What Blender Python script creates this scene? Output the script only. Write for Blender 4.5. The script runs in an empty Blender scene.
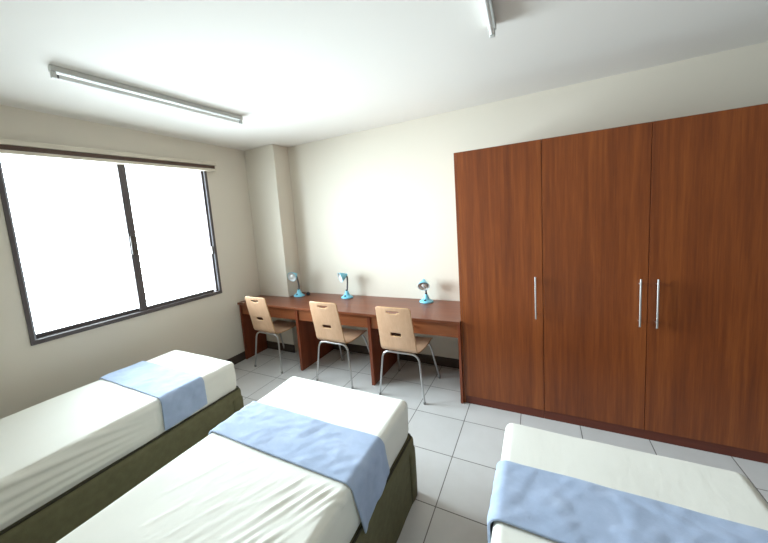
import bpy, bmesh, math, random
from mathutils import Vector, Matrix, noise
random.seed(4)
C = bpy.context.scene.collection
PI = math.pi

# ------------------------------------------------------------------ materials
def srgb(r, g, b):
    f = lambda c: ((c/255)/12.92 if c/255 <= .04045 else (((c/255)+.055)/1.055)**2.4)
    return (f(r), f(g), f(b), 1)

class NT:
    def __init__(s, name):
        s.m = bpy.data.materials.new(name); s.m.use_nodes = True
        s.t = s.m.node_tree; s.t.nodes.clear()
        s.out = s.n('ShaderNodeOutputMaterial'); s.b = s.n('ShaderNodeBsdfPrincipled')
        s.l(s.b.outputs[0], s.out.inputs[0])
    def n(s, k, **kw):
        x = s.t.nodes.new(k)
        for a, v in kw.items(): setattr(x, a, v)
        return x
    def l(s, a, b): s.t.links.new(a, b)
    def set(s, **kw):
        for k, v in kw.items(): s.b.inputs[k.replace('_', ' ')].default_value = v
        return s
    def coord(s, scale=(1, 1, 1), kind='Object'):
        tc = s.n('ShaderNodeTexCoord'); mp = s.n('ShaderNodeMapping')
        mp.inputs['Scale'].default_value = scale
        s.l(tc.outputs[kind], mp.inputs['Vector']); return mp.outputs[0]
    def noise(s, vec, scale=5, detail=3, rough=.5):
        x = s.n('ShaderNodeTexNoise'); x.inputs['Scale'].default_value = scale
        x.inputs['Detail'].default_value = detail; x.inputs['Roughness'].default_value = rough
        s.l(vec, x.inputs['Vector']); return x.outputs['Fac']
    def ramp(s, fac, stops):
        x = s.n('ShaderNodeValToRGB'); e = x.color_ramp.elements
        while len(e) < len(stops): e.new(.5)
        for i, (p, c) in enumerate(stops): e[i].position = p; e[i].color = c
        s.l(fac, x.inputs[0]); return x.outputs[0]
    def bump(s, h, strength=.2, dist=.002):
        x = s.n('ShaderNodeBump'); x.inputs['Strength'].default_value = strength
        x.inputs['Distance'].default_value = dist
        s.l(h, x.inputs['Height']); s.l(x.outputs[0], s.b.inputs['Normal'])

def mat_plain(name, col, rough=.5, metal=0, var=.04, scale=8, bump=0, bscale=60):
    t = NT(name); t.set(Roughness=rough, Metallic=metal)
    v = t.coord(); f = t.noise(v, scale, 3)
    d = tuple(c*(1-var) for c in col[:3])+(1,); u = tuple(min(1, c*(1+var)) for c in col[:3])+(1,)
    t.l(t.ramp(f, [(.3, d), (.7, u)]), t.b.inputs['Base Color'])
    if bump:
        t.bump(t.noise(v, bscale, 4), bump, .002)
    return t.m

def mat_wood(name, dark, mid, light, scale, rough=.35, fine=1.0, coat=0.0):
    t = NT(name); t.set(Roughness=rough)
    t.b.inputs['Coat Weight'].default_value = coat; t.b.inputs['Coat Roughness'].default_value = .24
    v = t.coord(scale)
    a = t.noise(v, 1.3, 5, .6); b = t.noise(v, 7, 6, .65)
    mx = t.n('ShaderNodeMix'); mx.data_type = 'FLOAT'; mx.inputs[0].default_value = .45*fine
    t.l(a, mx.inputs[2]); t.l(b, mx.inputs[3])
    t.l(t.ramp(mx.outputs[0], [(.3, dark), (.5, mid), (.72, light)]), t.b.inputs['Base Color'])
    t.bump(b, .06, .001)
    return t.m

M = {}
M['wall'] = mat_plain('wall_paint', (.755, .695, .595, 1), .62, var=.012, scale=1.5, bump=.08, bscale=35)
M['ceil'] = mat_plain('ceiling_paint', (.85, .82, .77, 1), .8, var=.01, scale=1.2, bump=.08, bscale=25)
M['wall2'] = mat_plain('bounce_cutting_wall', (.17, .16, .15, 1), .7, var=.02, scale=1.5, bump=.08, bscale=35)  # unseen right wall, made dark to cut bounced light
M['base'] = mat_plain('dark_skirting', srgb(70, 58, 50), .55, var=.08)
wd = (srgb(94, 40, 10), srgb(124, 60, 19), srgb(152, 82, 32))
M['woodv'] = mat_wood('cherry_vertical', *wd, (11, 11, .40), .42, coat=.06)
M['woodh'] = mat_wood('cherry_horizontal', srgb(98, 50, 31), srgb(120, 66, 42), srgb(140, 82, 54), (.6, 13, 13), .3)
M['woodv2'] = mat_wood('desk_cherry_vertical', srgb(102, 46, 25), srgb(122, 58, 33), srgb(142, 73, 42), (14, 14, .6), .35)
M['wooda'] = mat_wood('drawer_cherry', srgb(124, 66, 36), srgb(142, 80, 46), srgb(160, 95, 56), (.6, 13, 13), .4)
M['plinth'] = mat_wood('plinth_cherry', srgb(84, 34, 18), srgb(98, 42, 24), srgb(112, 52, 30), (.6, 13, 13), .4)
M['ply'] = mat_wood('beech_ply', srgb(190, 148, 116), srgb(202, 162, 130), srgb(212, 174, 142), (10, 10, .8), .38)
M['plyedge'] = mat_plain('ply_edge', srgb(196, 156, 110), .5)
M['chrome'] = mat_plain('brushed_steel', (.56, .56, .56, 1), .3, 1, .03)
M['handle'] = mat_plain('satin_handle', (.78, .78, .78, 1), .3, 1, .02)
M['rubber'] = mat_plain('grey_rubber', (.30, .30, .29, 1), .7)
M['alu'] = mat_plain('bronze_aluminium', srgb(88, 80, 80), .6, .0, .05)
M['alu2'] = mat_plain('pale_aluminium_track', srgb(160, 161, 168), .55, .0, .03)
M['rail'] = mat_plain('cream_rail', srgb(214, 204, 186), .5)
M['railb'] = mat_plain('brown_rail', srgb(98, 74, 62), .5, var=.1)
M['blue'] = mat_plain('light_blue_plastic', srgb(124, 204, 230), .3, var=.02)
M['white'] = mat_plain('white_enamel', (.85, .85, .84, 1), .3, var=.02)
M['lampwhite'] = mat_plain('batten_white', (.62, .63, .6, 1), .4, var=.02)
M['black'] = mat_plain('black_plastic', (.02, .02, .025, 1), .4)
M['neck'] = mat_plain('grey_gooseneck', (.12, .12, .13, 1), .35, .4)
M['olive'] = mat_plain('olive_fabric', srgb(106, 102, 74), .9, var=.1, scale=30, bump=.5, bscale=260)
M['gap_shade'] = mat_plain('mattress_gap_shade', srgb(52, 48, 34), .9)  # dark colour standing in for shade between mattress and base
M['mattress'] = mat_plain('mattress_ticking', (.8, .8, .78, 1), .9)
# cotton sheet
t = NT('cream_cotton_sheet'); t.set(Roughness=.85); t.b.inputs['Sheen Weight'].default_value = .1
v = t.coord((1, 1, 1)); f = t.noise(v, 3, 3)
t.l(t.ramp(f, [(.3, (.84, .825, .75, 1)), (.7, (.87, .855, .785, 1))]), t.b.inputs['Base Color'])
vs = t.coord((5, 1.4, 5)); t.bump(t.noise(vs, 9, 4, .6), .25, .004); M['sheet'] = t.m
# fleece runner
t = NT('blue_fleece'); t.set(Roughness=.95); t.b.inputs['Sheen Weight'].default_value = .25
v = t.coord(); f = t.noise(v, 9, 5, .65)
t.l(t.ramp(f, [(.3, srgb(158, 175, 203)), (.55, srgb(169, 185, 213)), (.8, srgb(184, 199, 224))]), t.b.inputs['Base Color'])
t.bump(t.noise(v, 220, 3), .35, .002); M['fleece'] = t.m
# floor tiles
TS, TX, TY = .4084, 2.8151, -.852
t = NT('ceramic_floor_tiles')
g = t.n('ShaderNodeNewGeometry'); mp = t.n('ShaderNodeMapping')
mp.inputs['Location'].default_value = (-TX+TS*20, -TY+TS*20, 0)
t.l(g.outputs['Position'], mp.inputs['Vector'])
br = t.n('ShaderNodeTexBrick', offset=0, squash=1)
for k, vv in {'Scale': 1, 'Mortar Size': .0032, 'Mortar Smooth': .15, 'Bias': 0, 'Brick Width': TS, 'Row Height': TS}.items(): br.inputs[k].default_value = vv
br.inputs['Color1'].default_value = (.63, .62, .61, 1); br.inputs['Color2'].default_value = (.665, .655, .645, 1)
br.inputs['Mortar'].default_value = (.17, .16, .15, 1)
t.l(mp.outputs[0], br.inputs['Vector'])
nf = t.noise(mp.outputs[0], 6, 5, .6)
mx = t.n('ShaderNodeMix'); mx.data_type = 'RGBA'; mx.blend_type = 'MULTIPLY'; mx.inputs[0].default_value = .5
t.l(br.outputs['Color'], mx.inputs[6]); t.l(t.ramp(nf, [(.3, (.88, .87, .85, 1)), (.7, (1, 1, 1, 1))]), mx.inputs[7])
t.l(mx.outputs[2], t.b.inputs['Base Color'])
inv = t.n('ShaderNodeMath', operation='SUBTRACT'); inv.inputs[0].default_value = 1; t.l(br.outputs['Fac'], inv.inputs[1])
t.bump(inv.outputs[0], .5, .002); t.set(Roughness=.3); M['tile'] = t.m
# thin window glass
t = NT('clear_glass'); tr = t.n('ShaderNodeBsdfTransparent'); gl = t.n('ShaderNodeBsdfGlossy'); gl.inputs['Roughness'].default_value = .02
ms = t.n('ShaderNodeMixShader'); ms.inputs[0].default_value = .05
tr.inputs[0].default_value = (.97, .99, .98, 1)
t.l(tr.outputs[0], ms.inputs[1]); t.l(gl.outputs[0], ms.inputs[2]); t.l(ms.outputs[0], t.out.inputs[0]); M['glass'] = t.m
# frosted tube glass
t = NT('tube_glass'); t.set(Roughness=.25); t.b.inputs['Base Color'].default_value = (.86, .87, .86, 1); M['tube'] = t.m

# ------------------------------------------------------------------ mesh helpers
def box(bm, lo, hi, bev=0, mi=0, segs=2):
    r = bmesh.ops.create_cube(bm, size=1)
    vs = r['verts']; s = [hi[i]-lo[i] for i in range(3)]
    for v in vs: v.co = Vector([lo[i]+(v.co[i]+.5)*s[i] for i in range(3)])
    fs = list({f for v in vs for f in v.link_faces})
    for f in fs: f.material_index = mi
    if bev:
        es = list({e for v in vs for e in v.link_edges})
        r2 = bmesh.ops.bevel(bm, geom=es, offset=min(bev, .45*min(s)), segments=segs, profile=.5, affect='EDGES')
        for f in r2['faces']: f.material_index = mi

def tube(bm, pts, rad, n=12, cap=True):
    pts = [Vector(p) for p in pts]; rings = []; up = None
    for i, p in enumerate(pts):
        d = (pts[min(i+1, len(pts)-1)]-pts[max(i-1, 0)]).normalized()
        if up is None:
            up = Vector((0, 0, 1)) if abs(d.z) < .9 else Vector((1, 0, 0))
        a = d.cross(up).normalized(); b = a.cross(d).normalized(); up = b
        r = rad[i] if isinstance(rad, (list, tuple)) else rad
        rings.append([bm.verts.new(p+a*math.cos(2*PI*k/n)*r+b*math.sin(2*PI*k/n)*r) for k in range(n)])
    for i in range(len(rings)-1):
        for k in range(n):
            bm.faces.new((rings[i][k], rings[i+1][k], rings[i+1][(k+1) % n], rings[i][(k+1) % n]))
    if cap:
        bm.faces.new(rings[0]); bm.faces.new(rings[-1][::-1])

def lathe(bm, prof, n=28, mat=None):
    # prof: (radius, height) along local z; mat: placement
    rings = []
    for r, z in prof:
        if r < 1e-5: rings.append([bm.verts.new((0, 0, z))])
        else: rings.append([bm.verts.new((r*math.cos(2*PI*k/n), r*math.sin(2*PI*k/n), z)) for k in range(n)])
    for i in range(len(rings)-1):
        A, B = rings[i], rings[i+1]
        for k in range(n):
            k2 = (k+1) % n
            if len(A) == 1 and len(B) > 1: bm.faces.new((A[0], B[k2], B[k]))
            elif len(B) == 1 and len(A) > 1: bm.faces.new((A[k], A[k2], B[0]))
            elif len(A) > 1: bm.faces.new((A[k], A[k2], B[k2], B[k]))
    if mat is not None:
        for R in rings:
            for v in R: v.co = mat @ v.co

def arc(p0, p1, p2, rad, n=7):
    """points rounding the corner p1 between p0 and p2"""
    p0, p1, p2 = Vector(p0), Vector(p1), Vector(p2)
    a = p1+(p0-p1).normalized()*rad; b = p1+(p2-p1).normalized()*rad
    return [(a*(1-t)**2+p1*2*t*(1-t)+b*t*t) for t in [i/(n-1) for i in range(n)]]

def obj(name, bm, mats, parent=None, smooth=True, recalc=True):
    if recalc: bmesh.ops.recalc_face_normals(bm, faces=bm.faces)
    me = bpy.data.meshes.new(name); bm.to_mesh(me); bm.free()
    for m in (mats if isinstance(mats, (list, tuple)) else [mats]): me.materials.append(m)
    o = bpy.data.objects.new(name, me); C.objects.link(o)
    if parent is not None: o.parent = parent
    if smooth:
        me.polygons.foreach_set('use_smooth', [True]*len(me.polygons))
        try: me.set_sharp_from_angle(angle=math.radians(38))
        except Exception: pass
        if len(me.polygons) < 400:
            wn = o.modifiers.new('weighted', 'WEIGHTED_NORMAL'); wn.keep_sharp = True; wn.weight = 100
    return o

def bxo(name, lo, hi, m, parent=None, bev=.002, segs=2):
    bm = bmesh.new(); box(bm, lo, hi, bev, 0, segs); return obj(name, bm, m, parent)

def thing(name, label, cat, loc=(0, 0, 0), rz=0, group=None):
    o = bpy.data.objects.new(name, None); C.objects.link(o); o.empty_display_size = .1
    o.location = loc; o.rotation_euler = (0, 0, rz); o['label'] = label; o['category'] = cat
    if group: o['group'] = group
    return o
def tag(o, label, cat, group=None):
    o['label'] = label; o['category'] = cat
    if group: o['group'] = group
    return o
def structure(o): o['kind'] = 'structure'; return o
def copy_tree(o, parent=None):
    c = o.copy(); C.objects.link(c)
    if parent is not None: c.parent = parent
    for ch in list(o.children): copy_tree(ch, c)
    return c

# ------------------------------------------------------------------ the room
H, XR, YB = 2.666, 5.55, -3.70          # ceiling, right wall, wall behind the camera
WY0, WY1, WZ0, WZ1 = -2.432, -.832,   .922, 2.405     # window opening
structure(bxo('floor', (-.2, YB-.2, -.1), (XR+.2, .2, 0), M['tile'], bev=0))
structure(bxo('ceiling', (-.2, YB-.2, H), (XR+.2, .2, H+.12), M['ceil'], bev=0))
structure(bxo('wall_back', (-.18, 0, 0), (XR+.18, .18, H), M['wall'], bev=0))
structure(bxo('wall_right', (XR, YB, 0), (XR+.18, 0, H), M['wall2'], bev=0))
structure(bxo('wall_front', (-.18, YB-.18, 0), (XR+.18, YB, H), M['wall'], bev=0))
bm = bmesh.new()
box(bm, (-.26, YB, 0), (0, WY0, H)); box(bm, (-.26, WY1, 0), (0, 0, H))
box(bm, (-.26, WY0, 0), (0, WY1, WZ0)); box(bm, (-.26, WY0, WZ1), (0, WY1, H))
structure(obj('wall_left', bm, M['wall'], smooth=False))
structure(bxo('wall_pillar', (0, -.26, 0), (.506, 0, H), M['wall'], bev=.006))
BB = .105
structure(bxo('baseboard_left', (0, YB, 0), (.012, -.262, BB), M['base'], bev=.003))
structure(bxo('baseboard_pillar', (.012, -.272, 0), (.518, -.26, BB), M['base'], bev=.003))
structure(bxo('baseboard_back', (.518, -.012, 0), (2.764, 0, BB), M['base'], bev=.003))
structure(bxo('baseboard_right', (XR-.012, YB, 0), (XR, 0, BB), M['base'], bev=.003))

# window: outer frame, two sliding sashes, panes, latch
bm = bmesh.new()
F = .024
box(bm, (-.11, WY0, WZ0), (.012, WY0+F, WZ1), .003); box(bm, (-.11, WY1-F, WZ0), (.012, WY1, WZ1), .003)
box(bm, (-.11, WY0, WZ0), (.014, WY1, WZ0+.034), .003); box(bm, (-.11, WY0, WZ1-.02), (.012, WY1, WZ1), .003)
win = obj('window_1', bm, M['alu']); win['kind'] = 'structure'
def sash(y0, y1, x, w):
    w2 = w
    if x < -.05: w, w2 = .016, .056
    else: w, w2 = .056, .026
    bm = bmesh.new(); z0, z1 = WZ0+.034, WZ1-.02
    box(bm, (x-.013, y0, z0), (x+.013, y0+w, z1), .003); box(bm, (x-.013, y1-w2, z0), (x+.013, y1, z1), .003)
    box(bm, (x-.013, y0+w, z0), (x+.013, y1-w, z0+.03), .003); box(bm, (x-.013, y0+w, z1-.012), (x+.013, y1-w, z1), .003)
    s = obj('window_sash', bm, M['alu'], win)
    bxo('window_pane', (x-.003, y0+w-.004, z0+.026), (x+.003, y1-w+.004, z1-.010), M['glass'], s, bev=0)
    return s
s1 = sash(WY0+.034, -1.608, -.062, .034)
s2 = sash(-1.688, WY1-F-.002, -.030, .034)
bm = bmesh.new(); box(bm, (-.018, -1.684, 1.50), (.010, -1.636, 1.68), .012, segs=3); box(bm, (.004, -1.668, 1.545), (.022, -1.652, 1.62), .005)
obj('window_latch', bm, M['base'], s2)
bm = bmesh.new(); box(bm, (-.016, WY1-F-.028, 1.40), (.006, WY1-F-.010, 1.49), .005)
obj('window_latch', bm, M['base'], s2)
bxo('window_track', (-.10, WY0+F, WZ0+.034), (.004, WY0+F+.010, WZ1-.02), M['alu2'], win, .002)
bxo('window_track', (-.014, WY1-F-.006, WZ0+.034), (.006, WY1-F, WZ1-.02), M['alu2'], win, .002)

# curtain rail board over the window
cr = thing('curtain_rail', 'long cream curtain rail with a dark brown slot above the window', 'curtain rail', (0, 0, 2.366))
cr.rotation_euler.x = math.radians(1.25)
RY0, RY1 = -2.95, -.742
bxo('top_board', (0, RY0, .062), (.075, RY1, .098), M['rail'], cr, .003)
bm = bmesh.new(); box(bm, (0, RY0+.004, .026), (.058, RY1-.012, .062), .002)
for i in range(2): box(bm, (.058, RY0+.004, .034+i*.014), (.063, RY1-.014, .040+i*.014), .001)
obj('brown_channel', bm, M['railb'], cr)
bxo('lower_lip', (0, RY0, 0), (.068, RY1-.006, .026), M['rail'], cr, .003)

# ------------------------------------------------------------------ ceiling battens
def batten():
    L = 1.23
    r = thing('ceiling_light', 'x', 'ceiling light', (0, 0, H), 0, 'bare fluorescent battens on the ceiling')
    bm = bmesh.new(); box(bm, (-.021, -L/2, -.032), (.021, L/2, 0), .004)
    obj('housing', bm, M['lampwhite'], r)
    for s in (-1, 1):
        bm = bmesh.new(); y = s*(L/2-.014)
        box(bm, (-.015, y-.012, -.068), (.015, y+.012, -.030), .006, segs=3)
        h = obj('lamp_holder', bm, M['lampwhite'], r)
        bm = bmesh.new(); lathe(bm, [(0, -.006), (.010, -.006), (.010, .006), (0, .006)], 16, Matrix.Translation((0, y-s*.0185, -.0525)) @ Matrix.Rotation(PI/2, 4, 'X'))
        obj('tube_cap', bm, M['neck'], h)
    bm = bmesh.new(); tube(bm, [(0, -L/2+.034, -.0525), (0, 0, -.0525), (0, L/2-.034, -.0525)], .0125, 18)
    obj('fluorescent_tube', bm, M['tube'], r)
    return r
b1 = batten(); b1.location = (.975, -1.76, H); b1.rotation_euler.z = math.radians(-4.2)
b1['label'] = 'long bare-tube ceiling light nearer the window, its whole length in view'
b2 = copy_tree(b1); b2.location = (3.172, -1.300-.615, H); b2.rotation_euler.z = math.radians(1.5)
b2['label'] = 'ceiling light of which only the far end shows at the top edge of the photo'

# ------------------------------------------------------------------ wardrobes
WF = -.603                                # door face
def rod_handle(x, z0, z1, parent):
    bm = bmesh.new(); y = WF-.032
    tube(bm, [(x, y, z0), (x, y, (z0+z1)/2), (x, y, z1)], .0056, 14)
    for z in (z0+.035, z1-.035): tube(bm, [(x, WF+.001, z), (x, y, z)], .0045, 10)
    obj('bar_handle', bm, M['handle'], parent)
WT = 2.158
def cabinet(r, x0, x1, doors, lf, rf):
    bxo('side_panel', (x0, WF+(.004 if lf else .032), 0), (x0+.018, -.001, WT-.018), M['woodv'], r, .0012)
    bxo('side_panel', (x1-.018, WF+(.004 if rf else .032), 0), (x1, -.001, WT-.018), M['woodv'], r, .0012)
    bxo('top_panel', (x0, WF+.004, WT-.018), (x1, -.001, WT), M['woodv'], r, .0012)
    bxo('back_panel', (x0+.018, -.010, .07), (x1-.018, -.002, WT-.018), M['woodv'], r, 0)
    bxo('bottom_panel', (x0+.018, WF+.03, .07), (x1-.018, -.010, .088), M['woodh'], r, 0)
    bxo('plinth', (x0+(.0185 if lf else 0), WF+.007, 0), (x1-(.0185 if rf else 0), WF+.030, .07), M['plinth'], r, .001)
    for (a, b, hx, dz) in doors:
        d = bxo('door', (a, WF, .072), (b, WF+.0175, WT-.003+dz), M['woodv'], r, .0015)
        rod_handle(hx, .828, 1.155, d)
XA, XB, XC, XD = 2.7641, 3.3932, 4.0097, 4.626
w1 = thing('wardrobe', 'narrow one-door reddish-brown wardrobe standing at the right end of the desk', 'wardrobe', group='reddish-brown wardrobes along the back wall')
cabinet(w1, XA, XB, [(XA+.020, XB-.002, 3.342, 0)], True, False)
w2 = thing('wardrobe', 'wide two-door reddish-brown wardrobe with a pair of bar handles side by side', 'wardrobe', group='reddish-brown wardrobes along the back wall')
cabinet(w2, XB+.0005, XD, [(XB+.002, XC-.0015, 3.964, -.002), (XC+.0015, XD-.002, 4.053, .001)], False, True)

# ------------------------------------------------------------------ long desk
DF = -.639
dk = thing('desk', 'long reddish-brown built-in desk with three knee spaces under the lamps', 'desk', (0, 0, 0))
bm = bmesh.new()
pts = [(.001, DF), (2.7632, DF), (2.7632, -.001), (.5068, -.001), (.5068, -.2608), (.001, -.2608)]
lo = [bm.verts.new((x, y, .722)) for x, y in pts]; hi = [bm.verts.new((x, y, .75)) for x, y in pts]
bm.faces.new(lo[::-1]); bm.faces.new(hi)
for i in range(6): bm.faces.new((lo[i], lo[(i+1) % 6], hi[(i+1) % 6], hi[i]))
bmesh.ops.bevel(bm, geom=[e for e in bm.edges if abs(e.verts[0].co.y-DF) < 1e-4 and abs(e.verts[1].co.y-DF) < 1e-4 and abs(e.verts[0].co.z-e.verts[1].co.z) < 1e-4], offset=.003, segments=2, affect='EDGES')
obj('desktop', bm, M['woodh'], dk)
pan = [(.0, .034), (.922, .955), (1.850, 1.883), (2.741, 2.7632)]
for i, (a, b) in enumerate(pan):
    yb = -.262-.012 if i == 0 else -.0135
    bxo('side_panel', (a+.0125 if i == 0 else a, DF+.014, 0), (b, yb, .722), M['woodv2'], dk, .0015)
for i in range(3):
    a, b = pan[i][1]+.002, pan[i+1][0]-.002
    bm = bmesh.new(); box(bm, (a, DF+.030, .596), (b, DF+.048, .719), .0015)
    box(bm, (a+.02, DF+.048, .61), (b-.02, DF+.36, .70), .001)
    d = obj('drawer', bm, M['wooda'], dk)
    bm = bmesh.new(); x = (a+b)/2+.012
    lathe(bm, [(0, 0), (.006, 0), (.006, .012), (.013, .018), (.014, .024), (.009, .029), (0, .030)], 16, Matrix.Translation((x, DF+.031, .668)) @ Matrix.Rotation(PI/2, 4, 'X'))
    obj('drawer_knob', bm, M['ply'], d)

# ------------------------------------------------------------------ chairs
def chair():
    r = thing('chair', 'x', 'chair', (0, 0, 0), 0, 'bent plywood chairs at the long desk')
    # side profile of the shell (y, z): top of back -> bend -> seat front
    key = [(-.318, .898), (-.300, .80), (-.276, .68), (-.252, .57), (-.243, .52), (-.236, .487), (-.222, .465), (-.195, .452), (-.15, .447), (-.05, .448), (.06, .455), (.13, .458), (.165, .452), (.185, .438)]
    def catmull(k, n):
        out = []
        for i in range(len(k)-1):
            p0, p1, p2, p3 = k[max(i-1, 0)], k[i], k[i+1], k[min(i+2, len(k)-1)]
            for j in range(n):
                t = j/n
                out.append(tuple(.5*((2*p1[q])+(-p0[q]+p2[q])*t+(2*p0[q]-5*p1[q]+4*p2[q]-p3[q])*t*t+(-p0[q]+3*p1[q]-3*p2[q]+p3[q])*t**3) for q in (0, 1)))
        out.append(k[-1]); return out
    pr = catmull(key, 10)
    L = [0]
    for i in range(1, len(pr)): L.append(L[-1]+math.dist(pr[i], pr[i-1]))
    N = 96; prof = []; tot = L[-1]; j = 0
    for i in range(N+1):
        s = tot*i/N
        while j < len(L)-2 and L[j+1] < s: j += 1
        t = (s-L[j])/(L[j+1]-L[j]); prof.append((s, pr[j][0]*(1-t)+pr[j+1][0]*t, pr[j][1]*(1-t)+pr[j+1][1]*t))
    MX = 56; bm = bmesh.new(); grid = []
    def halfw(s, z):
        w = .166+.010*min(1, s/.4)
        if s > .46: w += .022*min(1, (s-.46)/.2)
        rc = .024
        e = min(s, tot-s)
        if e < rc: w -= rc-math.sqrt(max(0, rc*rc-(rc-e)**2))
        return w
    for (s, y, z) in prof:
        hw = halfw(s, z); row = []
        for k in range(MX+1):
            u = -1+2*k/MX; x = hw*u
            dy = -.010*(1-u*u) if s < .40 else -.010*(1-u*u)*max(0, 1-(s-.40)/.1)
            dz = -.008*(1-u*u) if s > .5 else 0
            row.append(bm.verts.new((x, y+dy, z+dz)))
        grid.append(row)
    def hole(s, x):
        # arched top grip slot and small lower slot
        a = abs(x)/.062
        if a < 1 and .036+.010*(1-a*a)*0 < s < .050+.012*(1-a*a): return True
        return abs(x) < .047 and .252 < s < .284
    for i in range(N):
        for k in range(MX):
            s = (prof[i][0]+prof[i+1][0])/2; x = (grid[i][k].co.x+grid[i][k+1].co.x)/2
            if not hole(s, x): bm.faces.new((grid[i][k], grid[i+1][k], grid[i+1][k+1], grid[i][k+1]))
    for v in [v for v in bm.verts if not v.link_faces]: bm.verts.remove(v)
    o = obj('seat_shell', bm, [M['ply'], M['plyedge']], r)
    md = o.modifiers.new('thick', 'SOLIDIFY'); md.thickness = .011; md.offset = 0; md.material_offset_rim = 1
    md = o.modifiers.new('round', 'BEVEL'); md.width = .002; md.segments = 1; md.angle_limit = math.radians(60)
    # legs: two inverted U frames, drawn as four legs and two cross bars
    def frame(yt, yf, zt, wt, wf):
        for s in (-1, 1):
            foot = (s*wf, yf, .014); top = (s*wt, yt, zt)
            path = [foot]+arc(foot, top, (0, yt, zt), .075, 11)
            bm = bmesh.new(); tube(bm, path, .0098, 14); lg = obj('leg', bm, M['chrome'], r)
            bm = bmesh.new(); lathe(bm, [(0, 0), (.0115, 0), (.012, .008), (.012, .022), (0, .022)], 14, Matrix.Translation((s*wf, yf, 0)))
            obj('foot_cap', bm, M['rubber'], lg)
        bm = bmesh.new(); tube(bm, [(-(wt-.074), yt, zt), (0, yt, zt), ((wt-.074), yt, zt)], .0098, 14)
        obj('cross_bar', bm, M['chrome'], r)
    frame(-.205, -.245, .432, .178, .222)
    frame(.115, .235, .428, .178, .222)
    for s in (-1, 1):
        bm = bmesh.new(); tube(bm, [(s*.115, -.200, .430), (s*.115, -.05, .4335), (s*.115, .115, .430)], .009, 10)
        obj('seat_rail', bm, M['chrome'], r)
    return r
c0 = chair()
spots = [(.545, -.500, math.radians(-2.5), 'bent plywood chair in front of the desk, nearest the window'),
         (1.475, -.500, math.radians(-1.0), 'bent plywood chair in front of the desk, the middle one of three'),
         (2.225, -.500, math.radians(0), 'bent plywood chair in front of the desk, nearest the wardrobe')]
for i, (x, y, rz, lb) in enumerate(spots):
    c = c0 if i == 0 else copy_tree(c0)
    c.location = (x, y, 0); c.rotation_euler.z = rz; c['label'] = lb

# ------------------------------------------------------------------ desk lamps
def lamp(loc, rz, head, aim, label, knob=True):
    """head: head centre in local coords, aim: local direction the opening faces"""
    r = thing('desk_lamp', label, 'desk lamp', loc, rz, 'light blue desk lamps')
    bm = bmesh.new()
    lathe(bm, [(0, 0), (.062, 0), (.066, .006), (.064, .014), (.050, .024), (.036, .032), (.029, .046), (.022, .062), (.017, .080), (.013, .088), (0, .089)], 32, Matrix.Diagonal((1.15, 1.0, 1, 1)))
    b = obj('lamp_base', bm, M['blue'], r)
    bm = bmesh.new(); lathe(bm, [(0, 0), (.011, 0), (.011, .006), (.008, .009), (0, .009)], 16, Matrix.Translation((0, -.040, .027)) @ Matrix.Rotation(math.radians(42), 4, 'X'))
    obj('switch', bm, M['black'], b)
    head = Vector(head); aim = Vector(aim).normalized()
    back = head-aim*.062
    p0, p3 = Vector((0, .006, .05)), back
    p1 = p0+Vector((0, .012, .10)); p2 = back-aim*.03+Vector((0, 0, -.045))
    pts = [p0*(1-t)**3+p1*3*t*(1-t)**2+p2*3*t*t*(1-t)+p3*t**3 for t in [i/60 for i in range(61)]]
    bm = bmesh.new(); tube(bm, pts, [.0100+.0010*math.sin(i*2.1) for i in range(61)], 12)
    obj('gooseneck', bm, M['neck'], r)
    bm = bmesh.new(); lathe(bm, [(0, .080), (.013, .082), (.0135, .094), (.011, .100), (0, .101)], 18, Matrix.Identity(4))
    obj('neck_collar', bm, M['black'], b)
    R = aim.to_track_quat('Z', 'Y').to_matrix().to_4x4(); T = Matrix.Translation(head) @ R @ Matrix.Scale(1.08, 4)
    bm = bmesh.new()
    lathe(bm, [(0, -.070), (.011, -.070), (.015, -.066), (.016, -.056), (.022, -.050), (.030, -.040), (.040, -.020), (.050, 0), (.056, .016), (.057, .020), (.0545, .020), (.048, 0.002), (.036, -.022), (.024, -.038), (0, -.040)], 36, T)
    h = obj('lamp_shade', bm, M['blue'], r)
    bm = bmesh.new(); lathe(bm, [(.0535, .0195), (.0468, .002), (.035, -.020), (.023, -.036), (0, -.038)], 36, T)
    obj('reflector', bm, M['white'], h, recalc=False)
    bm = bmesh.new(); lathe(bm, [(.010, -.038), (.010, -.020), (.016, -.010), (.023, .002), (.024, .010), (.019, .018), (.008, .022), (0, .0225)], 24, T)
    obj('bulb', bm, M['tube'], h)
    return r
lamp((.622, -.190, .75), 0, (-.020, -.06, .272), (.10, -.93, -.18), 'small light blue desk lamp beside the wall pillar, left end of the desk')
lamp((1.315, -.130, .75), 0, (-.034, -.035, .262), (-.50, -.78, -.24), 'small light blue desk lamp standing behind the middle chair, head turned to the window')
lamp((2.300, -.105, .75), 0, (-.004, -.045, .196), (.20, -.74, -.50), 'small light blue desk lamp standing nearest the wardrobe, head facing the beds')
bm = bmesh.new(); box(bm, (-.020, -.016, 0), (.020, .016, .034), .006, segs=3); box(bm, (-.012, -.010, .034), (.012, .010, .042), .003)
p = obj('power_adapter', bm, M['black']); p.location = (.716, -.125, .75); p.rotation_euler.z = .3
tag(p, 'small black power adapter on the desk behind the lamp by the pillar', 'power adapter')

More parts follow.
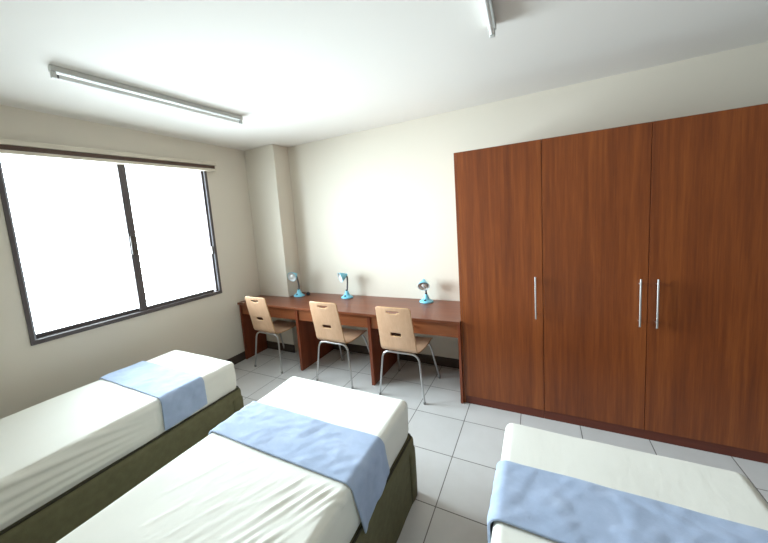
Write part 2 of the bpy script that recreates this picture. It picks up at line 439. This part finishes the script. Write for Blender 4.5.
# ------------------------------------------------------------------ beds
MB, MT = .382, .612          # mattress bottom and top
def smooth(a, b, x):
    t = min(1, max(0, (x-a)/(b-a))); return t*t*(3-2*t)
def rounded_block(bm, lo, hi, r, nx, ny, nz, disp=None, skip_bottom=False, rb=None):
    """grid box with rounded edges; disp(p, n) -> offset along the normal"""
    lo, hi = Vector(lo), Vector(hi); vd = {}
    def V(i, j, k):
        key = (i, j, k)
        if key in vd: return vd[key]
        f = [i/nx, j/ny, k/nz]
        # crowd grid lines towards the edges so that the rounding is smooth
        g_ = [t if n < 6 else t for t, n in zip(f, (nx, ny, nz))]
        p = Vector([lo[a]+(hi[a]-lo[a])*g_[a] for a in range(3)])
        q = Vector([min(max(p[a], lo[a]+r), hi[a]-r) for a in range(3)])
        if rb is not None: q.z = min(max(p.z, lo.z+rb), hi.z-r)
        d = p-q
        if d.length > 1e-9:
            m = max(abs(c) for c in d); n = d.normalized(); p = q+n*(m if False else min(r, m)) if rb is None else q+n*min(r, m)
        else: n = Vector((0, 0, 1))
        if disp: p = p+n*disp(p, n)
        vd[key] = bm.verts.new(p); return vd[key]
    def quad(a, b, c, d): bm.faces.new((V(*a), V(*b), V(*c), V(*d)))
    for i in range(nx):
        for j in range(ny):
            quad((i, j, nz), (i+1, j, nz), (i+1, j+1, nz), (i, j+1, nz))
            if not skip_bottom: quad((i, j, 0), (i, j+1, 0), (i+1, j+1, 0), (i+1, j, 0))
    for i in range(nx):
        for k in range(nz):
            quad((i, 0, k), (i+1, 0, k), (i+1, 0, k+1), (i, 0, k+1)); quad((i, ny, k), (i, ny, k+1), (i+1, ny, k+1), (i+1, ny, k))
    for j in range(ny):
        for k in range(nz):
            quad((0, j, k), (0, j, k+1), (0, j+1, k+1), (0, j+1, k)); quad((nx, j, k), (nx, j+1, k), (nx, j+1, k+1), (nx, j, k+1))

def bed(x0, x1, yf, label, wr, seed):
    """x0..x1 mattress sides, yf foot end; bed runs back to yf-1.92; wr(p, n) wrinkle height in m"""
    yh = yf-1.92
    r = thing('bed', label, 'bed', ((x0+x1)/2, (yf+yh)/2, 0), 0, 'single beds with olive bases')
    cx, cy = (x0+x1)/2, (yf+yh)/2; hx, hy = (x1-x0)/2, (yf-yh)/2
    ox = Vector((cx, cy, 0)); sd = Vector((seed*7.3, seed*3.1, seed))
    # upholstered base, cloth slightly slack, reaching the floor
    bm = bmesh.new()
    def dbase(p, n):
        if abs(n.z) > .6: return 0
        return .004*noise.noise(Vector((p.x*6, p.y*6, p.z*2.0))+sd)
    rounded_block(bm, (-hx-.014, -hy-.012, 0), (hx+.014, hy+.016, MB-.002), .026, 46, 90, 18, dbase, rb=.004)
    b = obj('bed_base', bm, M['olive'], r)
    # dark strip round the top painting the shaded gap under the mattress, and loose corner pleats at the foot
    bm = bmesh.new(); e = .012
    loop = []
    for (sx, sy, a0) in ((1, 1, 0), (-1, 1, 90), (-1, -1, 180), (1, -1, 270)):
        for k in range(7):
            a = math.radians(a0+15*k); loop.append((sx*(hx-.030)+.034*math.cos(a), sy*(hy-.030)+.034*math.sin(a), MB-.001))
    loop.append(loop[0]); loop.append(loop[1]); tube(bm, loop, .006, 8)
    obj('gap_shade', bm, M['gap_shade'], b)
    for sx in (-1, 1):
        bm = bmesh.new()
        xa = sx*(hx+.016)
        pts = []
        prof = [(sx*(hx+.0155), hy-.080), (sx*(hx+.019), hy-.050), (sx*(hx+.020), hy-.012), (sx*(hx+.012), hy+.010), (sx*(hx-.012), hy+.0205), (sx*(hx-.045), hy+.0185)]
        rows = []
        for (px_, py_) in prof:
            rows.append([bm.verts.new((px_+sx*(.002*math.sin(z*9)-.022*max(0, z-.30)/.07), py_-.022*max(0, z-.30)/.07, z)) for z in [.006+.362*q/10 for q in range(11)]])
        for i in range(len(rows)-1):
            for q in range(10): bm.faces.new((rows[i][q], rows[i+1][q], rows[i+1][q+1], rows[i][q+1]))
        cp = obj('corner_pleat', bm, M['olive'], b)
        md = cp.modifiers.new('t', 'SOLIDIFY'); md.thickness = .004; md.offset = 0
    bm = bmesh.new(); rounded_block(bm, (-hx+.014, -hy+.014, MB+.004), (hx-.014, hy-.014, MT-.016), .03, 10, 20, 6)
    m = obj('mattress', bm, M['mattress'], r)
    bm = bmesh.new()
    def dsh(p, n):
        d = .0035*noise.noise(Vector((p.x*4, p.y*3, p.z*5))+sd)
        # gathered corners at the foot
        if abs(n.z) < .7:
            d += .004*math.sin(p.x*55+p.z*14)*smooth(.10, .0, hx-abs(p.x))*.5
            d -= .006*smooth(MB+.05, MB, p.z)
        return d+wr(p, n)
    rounded_block(bm, (-hx, -hy, MB+.001), (hx, hy, MT), .038, 120, 250, 30, dsh, rb=.012)
    obj('fitted_sheet', bm, M['sheet'], m)
    return r, (cx, cy, hx, hy)

def runner(bx, y_far, y_near, hangL, hangR, label, seed, skewR=0.0, tilt=0.0):
    """fleece strip laid over the bed; hang = (depth at far hem, depth at near hem)"""
    cx, cy, hx, hy = bx; sd = Vector((seed*5.1, seed*9.7, seed))
    r = .042; off = .0075; X = hx+off+.0035; Z = MT+off
    topw = 2*(X-r); arcl = r*PI/2
    NS, NT_ = 170, 44
    def pos(s):
        """s = arc length from the middle of the top; returns x, z, nx, nz"""
        sg = 1 if s >= 0 else -1; a = abs(s)
        if a < topw/2: return sg*a, Z, 0, 1
        a -= topw/2
        if a < arcl:
            th = a/r; return sg*(X-r+r*math.sin(th)), Z-r+r*math.cos(th), sg*math.sin(th), math.cos(th)
        a -= arcl; return sg*X, Z-r-a, sg, 0
    bm = bmesh.new(); g_ = []
    smax = topw/2+arcl
    for j in range(NT_+1):
        v = j/NT_; row = []
        L = -(smax+hangL[0]*(1-v)+hangL[1]*v); R = smax+hangR[0]*(1-v)+hangR[1]*v
        for i in range(NS+1):
            u = i/NS; s = L+(R-L)*u
            x, z, nx, nz = pos(s)
            w = (x+hx)/(2*hx)
            y = (y_far+(y_near-y_far)*v)+tilt*(w-.5)
            over = max(0, s-smax); y += skewR*over
            hem = .006*noise.noise(Vector((s*5, v*2, 0))+sd); y += hem
            d = .0055*noise.noise(Vector((s*7, v*1.6, 1))+sd)+.003*noise.noise(Vector((s*20+v*3, v*5, 4))+sd)
            d += .0035*abs(noise.noise(Vector((s*9-v*4, v*4, 9))+sd))
            d = max(d, -.001)*smooth(0, .05, v)*smooth(1, .93, v) if True else d
            if nz < .3: d += .006*max(0, math.sin(v*9+s*4+seed))*smooth(smax, smax+.12, abs(s))
            row.append(bm.verts.new((x+nx*d, y-cy, z+nz*d)))
        g_.append(row)
    for j in range(NT_):
        for i in range(NS): bm.faces.new((g_[j][i], g_[j+1][i], g_[j+1][i+1], g_[j][i+1]))
    o = obj('bed_runner', bm, M['fleece']); o.location = (cx, cy, 0)
    md = o.modifiers.new('t', 'SOLIDIFY'); md.thickness = .009; md.offset = 0
    md = o.modifiers.new('r', 'BEVEL'); md.width = .003; md.segments = 2; md.angle_limit = math.radians(50)
    return tag(o, label, 'bed runner', 'blue fleece runners across the beds')

# wrinkle fields (local coordinates of each bed; +y is the foot end)
def wr1(p, n):
    d = 0
    if n.x > .5:      # long shallow folds fanning out from under the runner along the open side
        t_ = .34-p.y
        if t_ > 0:
            g0 = smooth(0, .35, t_)
            for z0, sl, h_, w_ in ((.415, .012, .010, .014), (.437, .052, .013, .016), (.458, .105, .013, .015), (.484, .170, .012, .014), (.515, .26, .007, .012)):
                zc = z0+sl*t_+.004*math.sin(t_*7+z0*40)
                d += g0*h_*math.exp(-((p.z-zc)/(w_*(1+.5*t_)))**2)
            d -= .004*g0
        else: d += .005*noise.noise(Vector((p.y*14, p.z*16, 3)))
    return d
def wr2(p, n):
    # local y: foot at +.96; runner spans about .35..-.0; folds run diagonally nearer the head
    d = 0
    a = p.x+.45*(-(p.y)-.40)*-1.0
    q = p.x-.46*(p.y-.24)
    side = smooth(.02, .40, p.x)
    near = smooth(.34, .24, p.y)*smooth(-1.0, -.35, p.y)
    rid = 0
    for c_, w_, h_, e_ in ((.432, .009, .008, 1.3), (.398, .011, .010, .9), (.360, .010, .010, .75), (.318, .012, .009, .6), (.272, .010, .006, .5), (.225, .012, .005, .42), (.17, .010, .003, .35)):
        c2 = c_+.018*noise.noise(Vector((p.y*2.4, c_*9, 0)))
        am = smooth(.30, .22, p.y)*smooth(.24-e_, .24-e_*.4, p.y)*smooth(-.02, .30, p.x)*.85*(.6+1.1*noise.noise(Vector((p.y*6, c_*31, 5))))
        rid += h_*am*math.exp(-((q-c2)/w_)**2)
    if n.z > .1: d += rid
    f = noise.noise(Vector((q*30, p.y*6, 2)))+.5*noise.noise(Vector((q*60, p.y*14, 6)))
    if n.z > .5: d += .0030*max(0, f)*near*smooth(-.42, .0, p.x)
    if n.x > .5: d += .004*noise.noise(Vector((p.y*10, p.z*14, 3)))
    return d
def wr3(p, n):
    q = p.x+.6*p.y
    d = .004*max(0, noise.noise(Vector((q*18, (p.y-.5*p.x)*4, 7))))*smooth(.36, .26, p.y) if n.z > .5 else 0
    return d

B1, D1 = bed(.355, 1.168, -1.620, 'single bed under the window, cream sheet over an olive base', wr1, 1)
B2, D2 = bed(1.782, 2.673, -1.628, 'single bed in the middle between the other two, cream sheet over an olive base', wr2, 2)
B3, D3 = bed(3.202, 4.065, -1.620, 'single bed in the right foreground below the wardrobes, cream sheet', wr3, 3)
runner(D1, -1.905, -2.200, (.02, .02), (.165, .178), 'blue-grey fleece runner across the bed under the window', 1)
runner(D2, -1.994, -2.282, (.03, .03), (.150, .225), 'blue-grey fleece runner across the middle bed', 2, skewR=.22)
runner(D3, -1.918, -2.205, (.17, .18), (.12, .12), 'blue-grey fleece runner across the bed in the right foreground', 3)

# ------------------------------------------------------------------ light
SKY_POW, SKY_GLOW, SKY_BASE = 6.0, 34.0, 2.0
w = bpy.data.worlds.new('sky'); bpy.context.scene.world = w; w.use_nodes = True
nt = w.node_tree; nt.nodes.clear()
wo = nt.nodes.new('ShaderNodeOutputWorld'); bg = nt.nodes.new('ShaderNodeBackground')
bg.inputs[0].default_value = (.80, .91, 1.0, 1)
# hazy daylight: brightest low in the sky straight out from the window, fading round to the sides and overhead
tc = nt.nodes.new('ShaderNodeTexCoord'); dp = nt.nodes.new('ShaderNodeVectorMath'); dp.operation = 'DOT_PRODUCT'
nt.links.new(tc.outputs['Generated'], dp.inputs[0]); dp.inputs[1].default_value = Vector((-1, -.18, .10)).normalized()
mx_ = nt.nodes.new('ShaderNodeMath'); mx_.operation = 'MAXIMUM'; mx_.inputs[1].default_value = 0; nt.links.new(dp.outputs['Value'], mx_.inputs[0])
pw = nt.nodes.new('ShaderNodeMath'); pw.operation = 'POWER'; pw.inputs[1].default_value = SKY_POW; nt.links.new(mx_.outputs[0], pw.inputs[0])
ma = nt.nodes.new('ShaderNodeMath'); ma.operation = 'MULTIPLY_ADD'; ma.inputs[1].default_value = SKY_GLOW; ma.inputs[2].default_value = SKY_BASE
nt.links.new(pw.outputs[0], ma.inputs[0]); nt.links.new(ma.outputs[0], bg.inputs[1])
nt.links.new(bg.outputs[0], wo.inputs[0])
pl = bpy.data.lights.new('window_portal', 'AREA'); pl.shape = 'RECTANGLE'; pl.size = WY1-WY0; pl.size_y = WZ1-WZ0
pl.cycles.is_portal = True
po = bpy.data.objects.new('window_portal', pl); C.objects.link(po)
po.location = (-.265, (WY0+WY1)/2, (WZ0+WZ1)/2); po.rotation_euler = (0, math.radians(-90), 0)
po.rotation_euler = Vector((1, 0, 0)).to_track_quat('-Z', 'Y').to_euler()

# ------------------------------------------------------------------ camera
cam = bpy.data.cameras.new('camera'); co = bpy.data.objects.new('camera', cam); C.objects.link(co)
R2 = Vector((.88850306, .45323911, -.07167016)); U2 = Vector((.01240614, .13240407, .99111818)); Fw = Vector((-.45870295, .88150069, -.11201848))
co.matrix_world = Matrix(((R2.x, U2.x, -Fw.x, 3.3524), (R2.y, U2.y, -Fw.y, -3.2243), (R2.z, U2.z, -Fw.z, 1.6847), (0, 0, 0, 1)))
cam.sensor_width = 36; cam.lens = 311.8745*36/768; cam.shift_x = 8.545/768; cam.shift_y = -18.686/768
cam.clip_start = .02
sc = bpy.context.scene; sc.camera = co
sc.view_settings.view_transform = 'Standard'; sc.view_settings.look = 'None'; sc.view_settings.gamma = 1
sc.view_settings.use_curve_mapping = False
sc.view_settings.exposure = 1.25
